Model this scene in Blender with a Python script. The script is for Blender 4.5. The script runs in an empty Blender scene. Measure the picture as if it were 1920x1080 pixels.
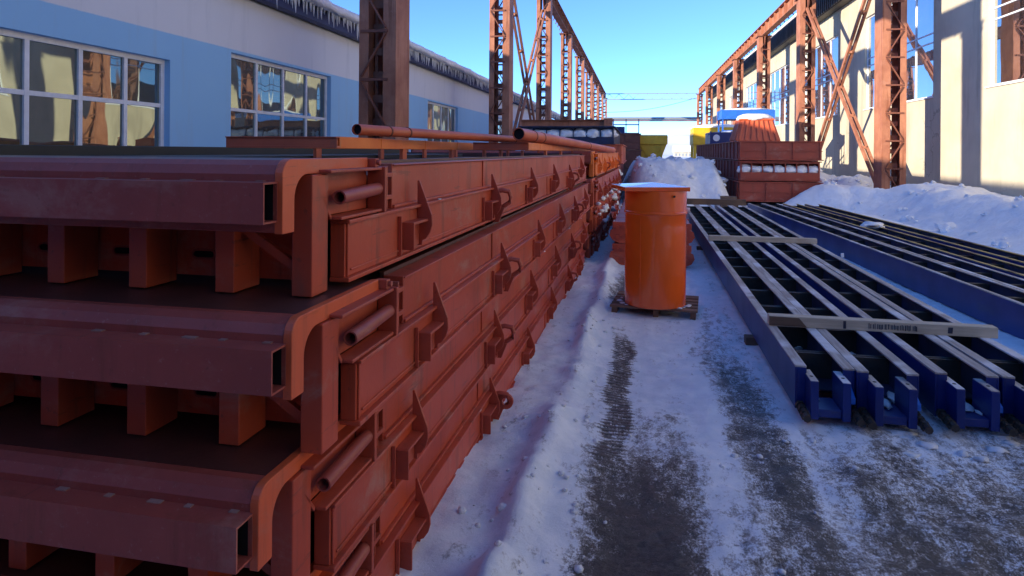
import bpy, bmesh, math, random
from mathutils import Vector, Matrix, noise
random.seed(7)
C = bpy.context.scene.collection
sc = bpy.context.scene
R = math.radians

# ------------------------------------------------------------------ camera, sky, sun
EYE = 1.85
cam = bpy.data.objects.new('camera', bpy.data.cameras.new('camera'))
C.objects.link(cam)
cam.matrix_world = (Matrix.Translation((0, 0, EYE)) @ Matrix.Rotation(R(10.56), 4, 'Z')
                    @ Matrix.Rotation(R(90), 4, 'X') @ Matrix.Rotation(R(0.4), 4, 'Z'))
cam.data.sensor_width = 36
cam.data.lens = 1250 / 1920 * 36
cam.data.shift_y = -257 / 1920
cam.data.clip_start = 0.05
cam.data.clip_end = 3000
sc.camera = cam

SUN_EL = 13.3
sun_to = Vector((-1.0, -0.70, 0.288)).normalized()      # towards the sun
w = bpy.data.worlds.new('World'); sc.world = w; w.use_nodes = True
nt = w.node_tree
bg = nt.nodes['Background']
sky = nt.nodes.new('ShaderNodeTexSky')
sky.sky_type = 'NISHITA'; sky.sun_disc = False
sky.sun_elevation = R(SUN_EL)
sky.sun_rotation = math.atan2(sun_to.x, sun_to.y)
sky.altitude = 300; sky.air_density = 0.50; sky.dust_density = 0.0; sky.ozone_density = 4.5
tn = nt.nodes.new('ShaderNodeMix'); tn.data_type = 'RGBA'; tn.blend_type = 'MULTIPLY'; tn.inputs[0].default_value = 1.0
tn.inputs[7].default_value = (0.88, 0.92, 1.0, 1)          # clean winter air
nt.links.new(sky.outputs[0], tn.inputs[6]); nt.links.new(tn.outputs[2], bg.inputs[0]); bg.inputs[1].default_value = 0.15
sl = bpy.data.lights.new('sun', 'SUN'); sl.energy = 3.2; sl.angle = R(0.5); sl.color = (1.0, 0.86, 0.66)
so = bpy.data.objects.new('sun', sl); C.objects.link(so)
so.rotation_euler = (-sun_to).to_track_quat('-Z', 'Y').to_euler()
sc.view_settings.view_transform = 'Standard'; sc.view_settings.look = 'None'
sc.view_settings.exposure = 1.65; sc.view_settings.gamma = 1.0
sc.cycles.max_bounces = 8
sc.cycles.use_denoising = True

# ------------------------------------------------------------------ node helpers
def new_mat(name):
    m = bpy.data.materials.new(name); m.use_nodes = True
    t = m.node_tree; b = t.nodes['Principled BSDF']
    return m, t, b
def lk(t, a, b): t.links.new(a, b)
def setin(t, sock, v):
    if isinstance(v, bpy.types.NodeSocket): t.links.new(v, sock)
    else: sock.default_value = v
def mth(t, op, a, b=0.0, c=0.0, clamp=False):
    n = t.nodes.new('ShaderNodeMath'); n.operation = op; n.use_clamp = clamp
    for s, v in zip(n.inputs, (a, b, c)): setin(t, s, v)
    return n.outputs[0]
def sstep(t, e0, e1, x):
    n = t.nodes.new('ShaderNodeMapRange'); n.interpolation_type = 'SMOOTHSTEP'
    setin(t, n.inputs[0], x); n.inputs[1].default_value = e0; n.inputs[2].default_value = e1
    return n.outputs[0]
def noi(t, vec, scale, detail=4, rough=0.55, dist=0.0):
    n = t.nodes.new('ShaderNodeTexNoise'); setin(t, n.inputs['Vector'], vec)
    n.inputs['Scale'].default_value = scale; n.inputs['Detail'].default_value = detail
    n.inputs['Roughness'].default_value = rough; n.inputs['Distortion'].default_value = dist
    return n.outputs['Fac']
def mix(t, f, a, b):
    n = t.nodes.new('ShaderNodeMix'); n.data_type = 'RGBA'
    setin(t, n.inputs[0], f)
    for s, v in ((n.inputs[6], a), (n.inputs[7], b)):
        if isinstance(v, tuple) and len(v) == 3: v = (*v, 1)
        setin(t, s, v)
    return n.outputs[2]
def coords(t, rnd=True, scl=None):
    tc = t.nodes.new('ShaderNodeTexCoord'); v = tc.outputs['Object']
    if rnd:
        oi = t.nodes.new('ShaderNodeObjectInfo')
        a = t.nodes.new('ShaderNodeVectorMath'); a.operation = 'MULTIPLY_ADD'
        cx = t.nodes.new('ShaderNodeCombineXYZ')
        for i in range(3): lk(t, oi.outputs['Random'], cx.inputs[i])
        lk(t, cx.outputs[0], a.inputs[0]); a.inputs[1].default_value = (37, 51, 23); lk(t, v, a.inputs[2]); v = a.outputs[0]
    if scl: v = vscale(t, v, scl)
    return v
def vscale(t, v, s):
    m = t.nodes.new('ShaderNodeVectorMath'); m.operation = 'MULTIPLY'
    setin(t, m.inputs[0], v); m.inputs[1].default_value = s
    return m.outputs[0]
def bump(t, b, h, strength, dist=0.01):
    n = t.nodes.new('ShaderNodeBump'); n.inputs['Strength'].default_value = strength
    n.inputs['Distance'].default_value = dist; lk(t, h, n.inputs['Height']); lk(t, n.outputs[0], b.inputs['Normal'])

def paint(name, c1, c2, rough=0.45, worn=None, amt=0.0, scale=3.0, streak=(6, 6, 0.7), bmp=0.15, spec=0.5, speck=0.0, scuff=0.0):
    m, t, b = new_mat(name)
    v = coords(t)
    n1 = noi(t, v, scale, 6, 0.6)
    col = mix(t, sstep(t, 0.3, 0.7, n1), c1, c2)
    if worn:
        n2 = noi(t, vscale(t, v, streak), 1.6, 6, 0.65)
        col = mix(t, mth(t, 'MULTIPLY', sstep(t, 0.66 - 0.3 * amt, 0.80 - 0.2 * amt, n2), 0.85), col, worn)
    nf = noi(t, v, 55, 3, 0.7)
    if scuff:
        ns = noi(t, vscale(t, v, (1, 1, 1.6)), 2.2, 8, 0.72, 0.4)
        col = mix(t, mth(t, 'MULTIPLY', sstep(t, 0.52, 0.70, ns), scuff), col, (0.46, 0.24, 0.18))
        ng = noi(t, vscale(t, v, (9, 0.8, 9)), 3.0, 5, 0.7)
        col = mix(t, mth(t, 'MULTIPLY', sstep(t, 0.61, 0.67, ng), scuff * 0.8), col, (0.13, 0.045, 0.03))
        nr = noi(t, vscale(t, v, (7, 7, 0.6)), 1.5, 6, 0.7)
        col = mix(t, mth(t, 'MULTIPLY', sstep(t, 0.52, 0.70, nr), scuff * 1.1), col, (0.20, 0.05, 0.025))
    if speck:
        col = mix(t, mth(t, 'MULTIPLY', sstep(t, 0.62, 0.72, nf), speck), col, (0.6, 0.45, 0.38))
    lk(t, col, b.inputs['Base Color'])
    lk(t, mth(t, 'MULTIPLY_ADD', n1, 0.25, rough - 0.12), b.inputs['Roughness'])
    b.inputs['Specular IOR Level'].default_value = spec
    if bmp: bump(t, b, mth(t, 'ADD', nf, mth(t, 'MULTIPLY', n1, 1.5)), bmp, 0.004)
    return m
def wood(name, c1, c2, c3, stretch):
    m, t, b = new_mat(name)
    v = coords(t); vs = vscale(t, v, stretch)
    n1 = noi(t, vs, 3, 6, 0.7); n2 = noi(t, v, 1.7, 4)
    col = mix(t, sstep(t, 0.3, 0.7, n1), c1, c2)
    col = mix(t, sstep(t, 0.5, 0.66, n2), col, c3)
    lk(t, col, b.inputs['Base Color']); b.inputs['Roughness'].default_value = 0.85
    bump(t, b, n1, 0.5, 0.006)
    return m
def plain(name, c, rough=0.6, metal=0.0):
    m, t, b = new_mat(name)
    v = coords(t); n = noi(t, v, 6, 5, 0.6)
    lk(t, mix(t, n, tuple(x * 0.75 for x in c), tuple(min(1, x * 1.25) for x in c)), b.inputs['Base Color'])
    b.inputs['Roughness'].default_value = rough; b.inputs['Metallic'].default_value = metal
    return m

M = {}
M['red'] = paint('red_primer', (0.55, 0.085, 0.033), (0.42, 0.062, 0.029), 0.42, (0.26, 0.075, 0.045), 0.15, 1.3, (2, 2, 1), 0.14, 0.45, 0.0, 0.6)
M['red_hook'] = paint('red_primer_bracket', (0.50, 0.082, 0.036), (0.38, 0.06, 0.032), 0.5, (0.16, 0.06, 0.045), 0.2, 4, bmp=0.2, scuff=0.35)
M['red_cell'] = paint('weathered_red', (0.33, 0.055, 0.030), (0.24, 0.042, 0.026), 0.5, (0.16, 0.05, 0.035), 0.25, 1.5, (2, 2, .6), 0.2, 0.4, 0.0, 0.4)
M['red_tube'] = paint('red_primer_dusty', (0.40, 0.080, 0.055), (0.31, 0.062, 0.045), 0.5, (0.40, 0.17, 0.13), 0.08, 2.0, (0.8, 6, 6), 0.14, 0.45, 0.14, 0.45)
M['orange_plate'] = paint('orange_red_plate', (0.74, 0.135, 0.040), (0.62, 0.105, 0.036), 0.45, (0.30, 0.1, 0.06), 0.08, 2, bmp=0.1, scuff=0.3)
M['scuff'] = paint('scuffed_weld', (0.42, 0.24, 0.19), (0.3, 0.14, 0.10), 0.5)
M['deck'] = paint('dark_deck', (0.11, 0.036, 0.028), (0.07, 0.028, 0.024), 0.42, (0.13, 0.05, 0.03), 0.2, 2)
M['black'] = plain('black_board', (0.012, 0.016, 0.016), 0.5)
M['hole'] = plain('black_gap', (0.004, 0.003, 0.003), 0.9)
M['bright_orange'] = paint('bright_orange', (0.88, 0.24, 0.035), (0.78, 0.17, 0.03), 0.45, (0.45, 0.16, 0.06), 0.1, 2)
M['brick_orange'] = paint('brick_orange', (0.62, 0.13, 0.05), (0.5, 0.10, 0.04), 0.5, (0.35, 0.12, 0.07), 0.25, 2)
M['drum'] = paint('glossy_orange', (0.90, 0.135, 0.011), (0.80, 0.112, 0.009), 0.22, (0.42, 0.09, 0.02), 0.08, 1.2, (3, 3, .8), bmp=0.05, spec=0.6, speck=0.06)
M['drum'].node_tree.nodes['Principled BSDF'].inputs['Coat Weight'].default_value = 0.5
M['oxide'] = paint('rusty_oxide', (0.44, 0.19, 0.11), (0.30, 0.115, 0.07), 0.7, (0.20, 0.07, 0.035), 0.5, 1.6, (5, 5, 0.35), 0.4, 0.3, 0.25, 0.3)
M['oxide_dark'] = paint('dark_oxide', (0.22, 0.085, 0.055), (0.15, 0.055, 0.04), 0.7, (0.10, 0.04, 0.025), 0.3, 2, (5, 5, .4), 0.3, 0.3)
M['blue'] = paint('blue_paint', (0.007, 0.023, 0.165), (0.005, 0.014, 0.11), 0.36, (0.03, 0.045, 0.10), 0.3, 1.5, (1.5, 0.6, 3), 0.12, 0.5, 0.05)
M['blue_in'] = paint('blue_dirty', (0.014, 0.026, 0.09), (0.012, 0.014, 0.028), 0.6, (0.03, 0.03, 0.035), 0.3, 3)
M['bright_blue'] = paint('bright_blue', (0.02, 0.16, 0.62), (0.02, 0.12, 0.5), 0.4)
M['yellow'] = paint('yellow_paint', (0.75, 0.50, 0.02), (0.65, 0.40, 0.02), 0.45, (0.35, 0.18, 0.03), 0.15)
M['strip'] = wood('weathered_flange', (0.26, 0.22, 0.20), (0.50, 0.46, 0.42), (0.62, 0.62, 0.64), (9, 0.5, 9))
M['strip_y'] = wood('yellowed_flange', (0.42, 0.30, 0.12), (0.50, 0.36, 0.12), (0.14, 0.09, 0.06), (7, 0.4, 7))
M['timber'] = wood('pale_timber', (0.56, 0.48, 0.36), (0.42, 0.35, 0.26), (0.48, 0.37, 0.26), (0.6, 8, 8))
M['timber_dark'] = wood('wet_timber', (0.16, 0.10, 0.065), (0.10, 0.065, 0.045), (0.20, 0.12, 0.07), (0.6, 8, 8))
M['pallet'] = wood('pallet_wood', (0.20, 0.09, 0.05), (0.13, 0.07, 0.045), (0.24, 0.13, 0.08), (0.8, 8, 8))
M['ink'] = plain('dark_ink', (0.03, 0.035, 0.06), 0.8)
M['mud'] = paint('muddy_iron', (0.05, 0.035, 0.025), (0.03, 0.025, 0.02), 0.5, (0.25, 0.22, 0.2), 0.1, 12, (3, 3, 3), 0.8)
M['white_frame'] = plain('white_window_frame', (0.72, 0.74, 0.78), 0.4)
M['door'] = plain('pale_panel', (0.55, 0.62, 0.74), 0.5)
M['fascia'] = plain('navy_fascia', (0.02, 0.03, 0.11), 0.6)
M['dark_roof'] = paint('dark_sheet_roof', (0.05, 0.045, 0.042), (0.03, 0.028, 0.027), 0.6)
M['steel'] = plain('grey_pipe', (0.28, 0.31, 0.34), 0.5, 0.3)

def snow_mat(name, c=(0.89, 0.91, 0.94), dirt=0.0, sc_=1.0, bs=0.7):
    m, t, b = new_mat(name)
    v = coords(t, False)
    n = noi(t, v, 5 * sc_, 8, 0.62); nf = noi(t, v, 38 * sc_, 4, 0.7)
    col = mix(t, sstep(t, 0.35, 0.7, n), tuple(x * 0.90 for x in c), c)
    if dirt: col = mix(t, mth(t, 'MULTIPLY', sstep(t, 0.60, 0.72, noi(t, v, 2.3, 8, 0.75)), dirt), col, (0.35, 0.31, 0.28))
    lk(t, col, b.inputs['Base Color']); b.inputs['Roughness'].default_value = 0.75
    b.inputs['Specular IOR Level'].default_value = 0.25
    bump(t, b, mth(t, 'MULTIPLY_ADD', nf, 0.35, n), bs, 0.08 / sc_)
    return m
M['snow'] = snow_mat('snow')
M['snow_far'] = snow_mat('old_snow', dirt=0.35, sc_=0.8)

def glass_mat(name, tint=(0.9, 0.95, 1.0), fac=0.62, wob=0.25):
    m, t, b = new_mat(name)
    b.inputs['Base Color'].default_value = (0.012, 0.016, 0.016, 1); b.inputs['Roughness'].default_value = 0.3
    g = t.nodes.new('ShaderNodeBsdfGlossy'); g.inputs['Roughness'].default_value = 0.015
    g.inputs['Color'].default_value = (*tint, 1)
    v = coords(t); n = noi(t, vscale(t, v, (1, 1, 0.45)), 1.5, 1, 0.3)
    bp = t.nodes.new('ShaderNodeBump'); bp.inputs['Strength'].default_value = wob; bp.inputs['Distance'].default_value = 0.016
    lk(t, n, bp.inputs['Height']); lk(t, bp.outputs[0], g.inputs['Normal'])
    mx = t.nodes.new('ShaderNodeMixShader'); mx.inputs[0].default_value = fac
    lk(t, b.outputs[0], mx.inputs[1]); lk(t, g.outputs[0], mx.inputs[2])
    lk(t, mx.outputs[0], t.nodes['Material Output'].inputs['Surface'])
    return m
M['glass'] = glass_mat('window_glass', (0.70, 0.82, 0.72), 0.34, 0.60)
M['glass_sky'] = glass_mat('sky_glass', (0.95, 0.97, 1.0), 0.60, 0.15)

# left building wall: painted in two bands
m, t, b = new_mat('two_tone_plaster')
v = coords(t, False); sp = t.nodes.new('ShaderNodeSeparateXYZ'); lk(t, v, sp.inputs[0])
n1 = noi(t, v, 1.2, 6, 0.6); n2 = noi(t, v, 30, 4, 0.6)
n3 = noi(t, vscale(t, v, (1, 2.2, 0.25)), 1.1, 6, 0.65)
band = sstep(t, 3.655, 3.675, mth(t, 'MULTIPLY_ADD', n2, 0.02, sp.outputs[2]))
blue_c = mix(t, n1, (0.27, 0.52, 0.80), (0.31, 0.57, 0.84)); wht = mix(t, n1, (0.66, 0.67, 0.72), (0.73, 0.74, 0.79))
lk(t, mix(t, mth(t, 'MULTIPLY', sstep(t, 0.52, 0.72, n3), 0.28), mix(t, band, blue_c, wht), (0.36, 0.40, 0.46)), b.inputs['Base Color']); b.inputs['Roughness'].default_value = 0.8
bump(t, b, n2, 0.15, 0.005); M['wall_left'] = m
# right building wall: cream plaster with stains and hairline cracks
m, t, b = new_mat('cream_plaster')
v = coords(t, False)
n1 = noi(t, v, 0.5, 7, 0.62); n2 = noi(t, v, 26, 5, 0.65); n3 = noi(t, vscale(t, v, (1, 1.5, 0.22)), 1.0, 6, 0.65)
col = mix(t, sstep(t, 0.3, 0.7, n1), (0.56, 0.51, 0.39), (0.45, 0.405, 0.31))
col = mix(t, mth(t, 'MULTIPLY', sstep(t, 0.50, 0.66, n3), 0.55), col, (0.31, 0.28, 0.22))
vo = t.nodes.new('ShaderNodeTexVoronoi'); vo.feature = 'DISTANCE_TO_EDGE'; vo.inputs['Scale'].default_value = 0.42
nz = t.nodes.new('ShaderNodeTexNoise'); nz.inputs['Scale'].default_value = 1.6; nz.inputs['Detail'].default_value = 6; lk(t, v, nz.inputs['Vector'])
vm = t.nodes.new('ShaderNodeVectorMath'); vm.operation = 'MULTIPLY_ADD'; lk(t, nz.outputs['Color'], vm.inputs[0]); vm.inputs[1].default_value = (1.2, 1.2, 1.2); lk(t, v, vm.inputs[2])
lk(t, vm.outputs[0], vo.inputs['Vector'])
crk = mth(t, 'MULTIPLY', mth(t, 'SUBTRACT', 1.0, sstep(t, 0.003, 0.012, vo.outputs['Distance'])), sstep(t, 0.5, 0.6, noi(t, v, 0.35, 2)))
col = mix(t, mth(t, 'MULTIPLY', crk, 0.6), col, (0.22, 0.19, 0.15))
lk(t, col, b.inputs['Base Color']); b.inputs['Roughness'].default_value = 0.9
bump(t, b, mth(t, 'ADD', n2, n1), 0.35, 0.01); M['wall_right'] = m

# ground: trodden snow, grey ice and bare wet asphalt in tyre lanes
m, t, b = new_mat('snowy_yard')
v = coords(t, False); sp = t.nodes.new('ShaderNodeSeparateXYZ'); lk(t, v, sp.inputs[0])
X, Y = sp.outputs[0], sp.outputs[1]
nA = noi(t, v, 0.9, 5, 0.6); nB = noi(t, v, 4.5, 6, 0.68); nC = noi(t, v, 30, 7, 0.88); nD = noi(t, vscale(t, v, (3.0, 0.40, 1)), 1.8, 6, 0.65)
xw = mth(t, 'ADD', X, mth(t, 'ADD', mth(t, 'MULTIPLY_ADD', nA, 0.34, -0.17), mth(t, 'MULTIPLY_ADD', nB, 0.16, -0.08)))
yw = mth(t, 'ADD', Y, mth(t, 'MULTIPLY_ADD', nA, 2.4, -1.2))
def lane(c, w0, w1, y0, y1, x=None):
    d = mth(t, 'ABSOLUTE', mth(t, 'SUBTRACT', x or xw, c))
    return mth(t, 'MULTIPLY', mth(t, 'SUBTRACT', 1.0, sstep(t, w0, w1, d)), mth(t, 'SUBTRACT', 1.0, sstep(t, y0, y1, yw)))
def mx_(a, b_): return mth(t, 'MAXIMUM', a, b_)
bare = mth(t, 'MULTIPLY', lane(0.05, 0.08, 0.46, 2.9, 5.2), 1.45)
bare = mx_(bare, mth(t, 'MULTIPLY', lane(-0.13, 0.05, 0.13, 6.0, 7.4), 0.85))
bare = mx_(bare, mth(t, 'MULTIPLY', lane(0.80, 0.02, 0.32, 3.8, 9.0), 0.86))
bare = mx_(bare, mth(t, 'MULTIPLY', lane(2.5, 1.05, 1.80, 3.2, 5.6), 0.90))
bare = mx_(bare, mth(t, 'MULTIPLY', lane(0.55, 0.30, 0.95, 2.0, 4.3), 0.80))
bare = mx_(bare, mth(t, 'MULTIPLY', lane(-0.15, 0.05, 0.25, 9.0, 11.0), mth(t, 'MULTIPLY', sstep(t, 7.8, 8.6, Y), 0.8)))
tread = mth(t, 'SINE', mth(t, 'MULTIPLY', Y, 118.0))
tmask = mth(t, 'MULTIPLY', lane(-0.13, 0.10, 0.13, 6.2, 7.0), sstep(t, 3.6, 4.4, Y))
val = mth(t, 'ADD', bare, mth(t, 'MULTIPLY_ADD', nD, 1.1, -0.55))
nF = noi(t, vscale(t, v, (1.4, 0.9, 1)), 70, 5, 0.8)
val = mth(t, 'ADD', val, mth(t, 'MULTIPLY', mth(t, 'MULTIPLY_ADD', sstep(t, 0.38, 0.62, nF), 0.60, -0.30), mth(t, 'MINIMUM', mth(t, 'ADD', bare, 0.25), 1.0)))
nE = noi(t, vscale(t, v, (1.3, 0.8, 1)), 11, 6, 0.72)
val = mth(t, 'ADD', val, mth(t, 'MULTIPLY_ADD', sstep(t, 0.34, 0.66, nE), 0.46, -0.23))
val = mth(t, 'ADD', val, mth(t, 'MULTIPLY_ADD', nB, 0.6, -0.30))
val = mth(t, 'ADD', val, mth(t, 'MULTIPLY', mth(t, 'MULTIPLY_ADD', sstep(t, 0.36, 0.64, nC), 0.70, -0.35), mth(t, 'MINIMUM', mth(t, 'ADD', bare, 0.25), 1.0)))
val = mth(t, 'ADD', val, mth(t, 'MULTIPLY', mth(t, 'MULTIPLY', tread, tmask), 0.22))
ice = sstep(t, 0.15, 0.48, val); asp = sstep(t, 0.42, 0.86, val)
snowc = mix(t, sstep(t, 0.35, 0.65, nB), (0.76, 0.80, 0.85), (0.90, 0.92, 0.95))
icec = mix(t, nC, (0.22, 0.20, 0.19), (0.58, 0.58, 0.60))
aspc = mix(t, sstep(t, 0.40, 0.66, nC), (0.024, 0.021, 0.018), (0.115, 0.098, 0.085))
col = mix(t, asp, mix(t, ice, snowc, icec), aspc)
lk(t, col, b.inputs['Base Color'])
lk(t, mth(t, 'SUBTRACT', mth(t, 'SUBTRACT', 0.80, mth(t, 'MULTIPLY', ice, 0.15)), mth(t, 'MULTIPLY', asp, 0.32)), b.inputs['Roughness'])
b.inputs['Specular IOR Level'].default_value = 0.35
hgt = mth(t, 'ADD', mth(t, 'MULTIPLY', nC, 0.5), mth(t, 'SUBTRACT', nB, mth(t, 'MULTIPLY', asp, 0.35)))
hgt = mth(t, 'ADD', hgt, mth(t, 'MULTIPLY', mth(t, 'MULTIPLY', tread, tmask), 0.3))
bump(t, b, hgt, 0.6, 0.030); M['ground'] = m

# ------------------------------------------------------------------ mesh helpers
class MB:
    def __init__(s): s.bm = bmesh.new()
    def box(s, x0, x1, y0, y1, z0, z1):
        vs = [s.bm.verts.new(p) for p in ((x0, y0, z0), (x1, y0, z0), (x1, y1, z0), (x0, y1, z0), (x0, y0, z1), (x1, y0, z1), (x1, y1, z1), (x0, y1, z1))]
        for f in ((0, 3, 2, 1), (4, 5, 6, 7), (0, 1, 5, 4), (1, 2, 6, 5), (2, 3, 7, 6), (3, 0, 4, 7)):
            s.bm.faces.new([vs[i] for i in f])
        return s
    def prism(s, pts, axis, a, b):
        # pts 2D: axis x -> (y,z); y -> (x,z); z -> (x,y)
        def P(p, q): return (q, p[0], p[1]) if axis == 'x' else (p[0], q, p[1]) if axis == 'y' else (p[0], p[1], q)
        A = [s.bm.verts.new(P(p, a)) for p in pts]; B = [s.bm.verts.new(P(p, b)) for p in pts]
        s.bm.faces.new(A); s.bm.faces.new(list(reversed(B)))
        n = len(pts)
        for i in range(n): s.bm.faces.new((A[i], B[i], B[(i + 1) % n], A[(i + 1) % n]))
        return s
    def strip(s, outer, inner, axis, a, b):
        # closed band between two equally long polylines, extruded a->b
        def P(p, q): return (q, p[0], p[1]) if axis == 'x' else (p[0], q, p[1]) if axis == 'y' else (p[0], p[1], q)
        V = [[s.bm.verts.new(P(p, q)) for p in pl] for pl in (outer, inner) for q in (a, b)]
        oa, ob, ia, ib = V; n = len(outer)
        for i in range(n - 1):
            s.bm.faces.new((oa[i], oa[i + 1], ob[i + 1], ob[i])); s.bm.faces.new((ia[i], ib[i], ib[i + 1], ia[i + 1]))
            s.bm.faces.new((oa[i], ia[i], ia[i + 1], oa[i + 1])); s.bm.faces.new((ob[i], ob[i + 1], ib[i + 1], ib[i]))
        for i in (0, n - 1): s.bm.faces.new((oa[i], ob[i], ib[i], ia[i]))
        return s
    def bar(s, p0, p1, wx, wz, up=(0, 0, 1)):
        p0, p1 = Vector(p0), Vector(p1); d = (p1 - p0).normalized(); u = Vector(up)
        r = d.cross(u)
        if r.length < 1e-4: r = d.cross(Vector((1, 0, 0)))
        r.normalize(); u = r.cross(d)
        vs = [s.bm.verts.new(p + r * a * wx / 2 + u * b_ * wz / 2) for p in (p0, p1) for a, b_ in ((-1, -1), (1, -1), (1, 1), (-1, 1))]
        for f in ((0, 1, 2, 3), (7, 6, 5, 4), (0, 4, 5, 1), (1, 5, 6, 2), (2, 6, 7, 3), (3, 7, 4, 0)):
            s.bm.faces.new([vs[i] for i in f])
        return s
    def tube(s, path, r, n=14, hollow=0.0, closed=False):
        path = [Vector(p) for p in path]; rings = []
        for k, p in enumerate(path):
            if closed: d = path[(k + 1) % len(path)] - path[k - 1]
            else: d = path[min(k + 1, len(path) - 1)] - path[max(k - 1, 0)]
            d.normalize(); u = Vector((0, 0, 1)) if abs(d.z) < 0.95 else Vector((1, 0, 0))
            a = d.cross(u).normalized(); c = a.cross(d)
            rr = r[k] if isinstance(r, (list, tuple)) else r
            rings.append([[s.bm.verts.new(p + (a * math.cos(2 * math.pi * i / n) + c * math.sin(2 * math.pi * i / n)) * q) for i in range(n)] for q in ([rr, rr * (1 - hollow)] if hollow else [rr])])
        m_ = len(rings)
        for k in range(m_ if closed else m_ - 1):
            for L in range(len(rings[0])):
                A, B = rings[k][L], rings[(k + 1) % m_][L]
                for i in range(n): s.bm.faces.new((A[i], A[(i + 1) % n], B[(i + 1) % n], B[i]) if L == 0 else (A[i], B[i], B[(i + 1) % n], A[(i + 1) % n]))
        if not closed:
            for k in (0, m_ - 1):
                if hollow:
                    A, B = rings[k]
                    for i in range(n): s.bm.faces.new((A[i], B[i], B[(i + 1) % n], A[(i + 1) % n]))
                else: s.bm.faces.new(rings[k][0])
        return s
    def blob(s, c, r, seed, sub=2, sq=(1, 1, 0.6), amp=0.35):
        res = bmesh.ops.create_icosphere(s.bm, subdivisions=sub, radius=1.0)
        for v_ in res['verts']:
            n_ = noise.noise(v_.co * 1.6 + Vector((seed * 3.1, seed * 1.7, seed)))
            k = 1 + amp * n_ * 1.6
            v_.co = Vector((c[0] + v_.co.x * r * sq[0] * k, c[1] + v_.co.y * r * sq[1] * k, c[2] + v_.co.z * r * sq[2] * k))
        return s
    def build(s, name, mat, parent=None, bevel=0.0, smooth=False, seg=2):
        bmesh.ops.recalc_face_normals(s.bm, faces=s.bm.faces)
        me = bpy.data.meshes.new(name); s.bm.to_mesh(me); s.bm.free()
        me.materials.append(mat)
        if smooth:
            for p in me.polygons: p.use_smooth = True
        o = bpy.data.objects.new(name, me); C.objects.link(o)
        if parent: o.parent = parent
        if smooth and smooth != 'all':
            md = o.modifiers.new('edges', 'EDGE_SPLIT'); md.split_angle = R(smooth if isinstance(smooth, (int, float)) and smooth is not True else 40)
        if bevel:
            md = o.modifiers.new('bevel', 'BEVEL'); md.width = bevel; md.segments = seg; md.limit_method = 'ANGLE'; md.angle_limit = R(40)
        return o

def tag(o, label=None, cat=None, group=None, kind=None):
    if label: o['label'] = label
    if cat: o['category'] = cat
    if group: o['group'] = group
    if kind: o['kind'] = kind
    return o
def empty(name, loc=(0, 0, 0), rz=0.0, label=None, cat=None, group=None):
    o = bpy.data.objects.new(name, None); C.objects.link(o); o.location = loc; o.rotation_euler = (0, 0, rz)
    o.empty_display_size = 0.2
    return tag(o, label, cat, group)
def kids(o): return [x for x in C.objects if x.parent == o]
def copy_tree(o, parent=None):
    c = o.copy(); C.objects.link(c); c.parent = parent
    for ch in kids(o): copy_tree(ch, c)
    return c
def frame(theta):
    "place things in a yard row turned clockwise by theta degrees about the standing point"
    c_, s_ = math.cos(R(theta)), math.sin(R(theta))
    return lambda x, y, z=0.0: (c_ * x + s_ * y, -s_ * x + c_ * y, z)
def arc(cx, cy, r, a0, a1, n):
    return [(cx + r * math.cos(R(a0 + (a1 - a0) * i / n)), cy + r * math.sin(R(a0 + (a1 - a0) * i / n))) for i in range(n + 1)]

# ------------------------------------------------------------------ ground sheet and snow banks
STK = frame(1.3)
def fbm(x, y, s, o=4): return noise.fractal(Vector((x * s, y * s, 3.7)), 1.0, 2.0, o)
def ground_h(x, y):
    h = 0.0
    if y < 60 and abs(x) < 15:
        xs = x - 0.0227 * y                                    # distance measured from the stack row
        near = 1.0 if y < 14 else max(0.0, (30 - y) / 16)
        r = xs + 0.62 + 0.07 * fbm(x, y, 0.9, 3)
        h += 0.125 * math.exp(-(r / 0.085) ** 2) * (0.7 + 0.6 * fbm(x + 9, y, 1.7, 3)) * near if y < 14 else 0
        if xs < -0.55: h += 0.035
        elif xs < -0.2: h += 0.035 * (-0.2 - xs) / 0.35
        lanef = max(0.0, 1 - abs(x - 0.02) / 0.4)
        h += (0.026 * fbm(x, y, 2.6, 5) + 0.014 * fbm(x, y, 9, 3)) * (1 - 0.6 * lanef)
        h -= 0.02 * lanef * (1 if y < 6 else max(0, 1 - (y - 6) / 2))
        h += 0.03 * max(0, fbm(x - 4, y + 3, 0.6, 3))
    if y > 60 or abs(x) > 15: h += 0.3 * fbm(x, y, 0.03, 3) - 0.15
    return h
def axis_pts(segs):
    out = []
    for a, b_, st in segs:
        n = max(1, round((b_ - a) / st)); out += [a + (b_ - a) * i / n for i in range(n)]
    return out + [segs[-1][1]]
def grid_mesh(name, xs, ys, hf, mat, **kw):
    bm = bmesh.new()
    V = [[bm.verts.new((x, y, hf(x, y))) for x in xs] for y in ys]
    for j in range(len(ys) - 1):
        for i in range(len(xs) - 1): bm.faces.new((V[j][i], V[j][i + 1], V[j + 1][i + 1], V[j + 1][i]))
    me = bpy.data.meshes.new(name); bm.to_mesh(me); bm.free(); me.materials.append(mat)
    for p in me.polygons: p.use_smooth = True
    o = bpy.data.objects.new(name, me); C.objects.link(o); return tag(o, **kw)
grid_mesh('ground', axis_pts([(-900, -60, 120), (-60, -12, 8), (-12, -1.6, 1.0), (-1.6, 3.2, 0.035), (3.2, 8, 0.25), (8, 14, 1), (14, 60, 8), (60, 900, 120)]),
          axis_pts([(-60, 0, 6), (0, 1.4, 0.2), (1.4, 6.5, 0.035), (6.5, 12, 0.08), (12, 30, 0.6), (30, 120, 5), (120, 1500, 90)]), ground_h, M['ground'], kind='structure')

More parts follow.
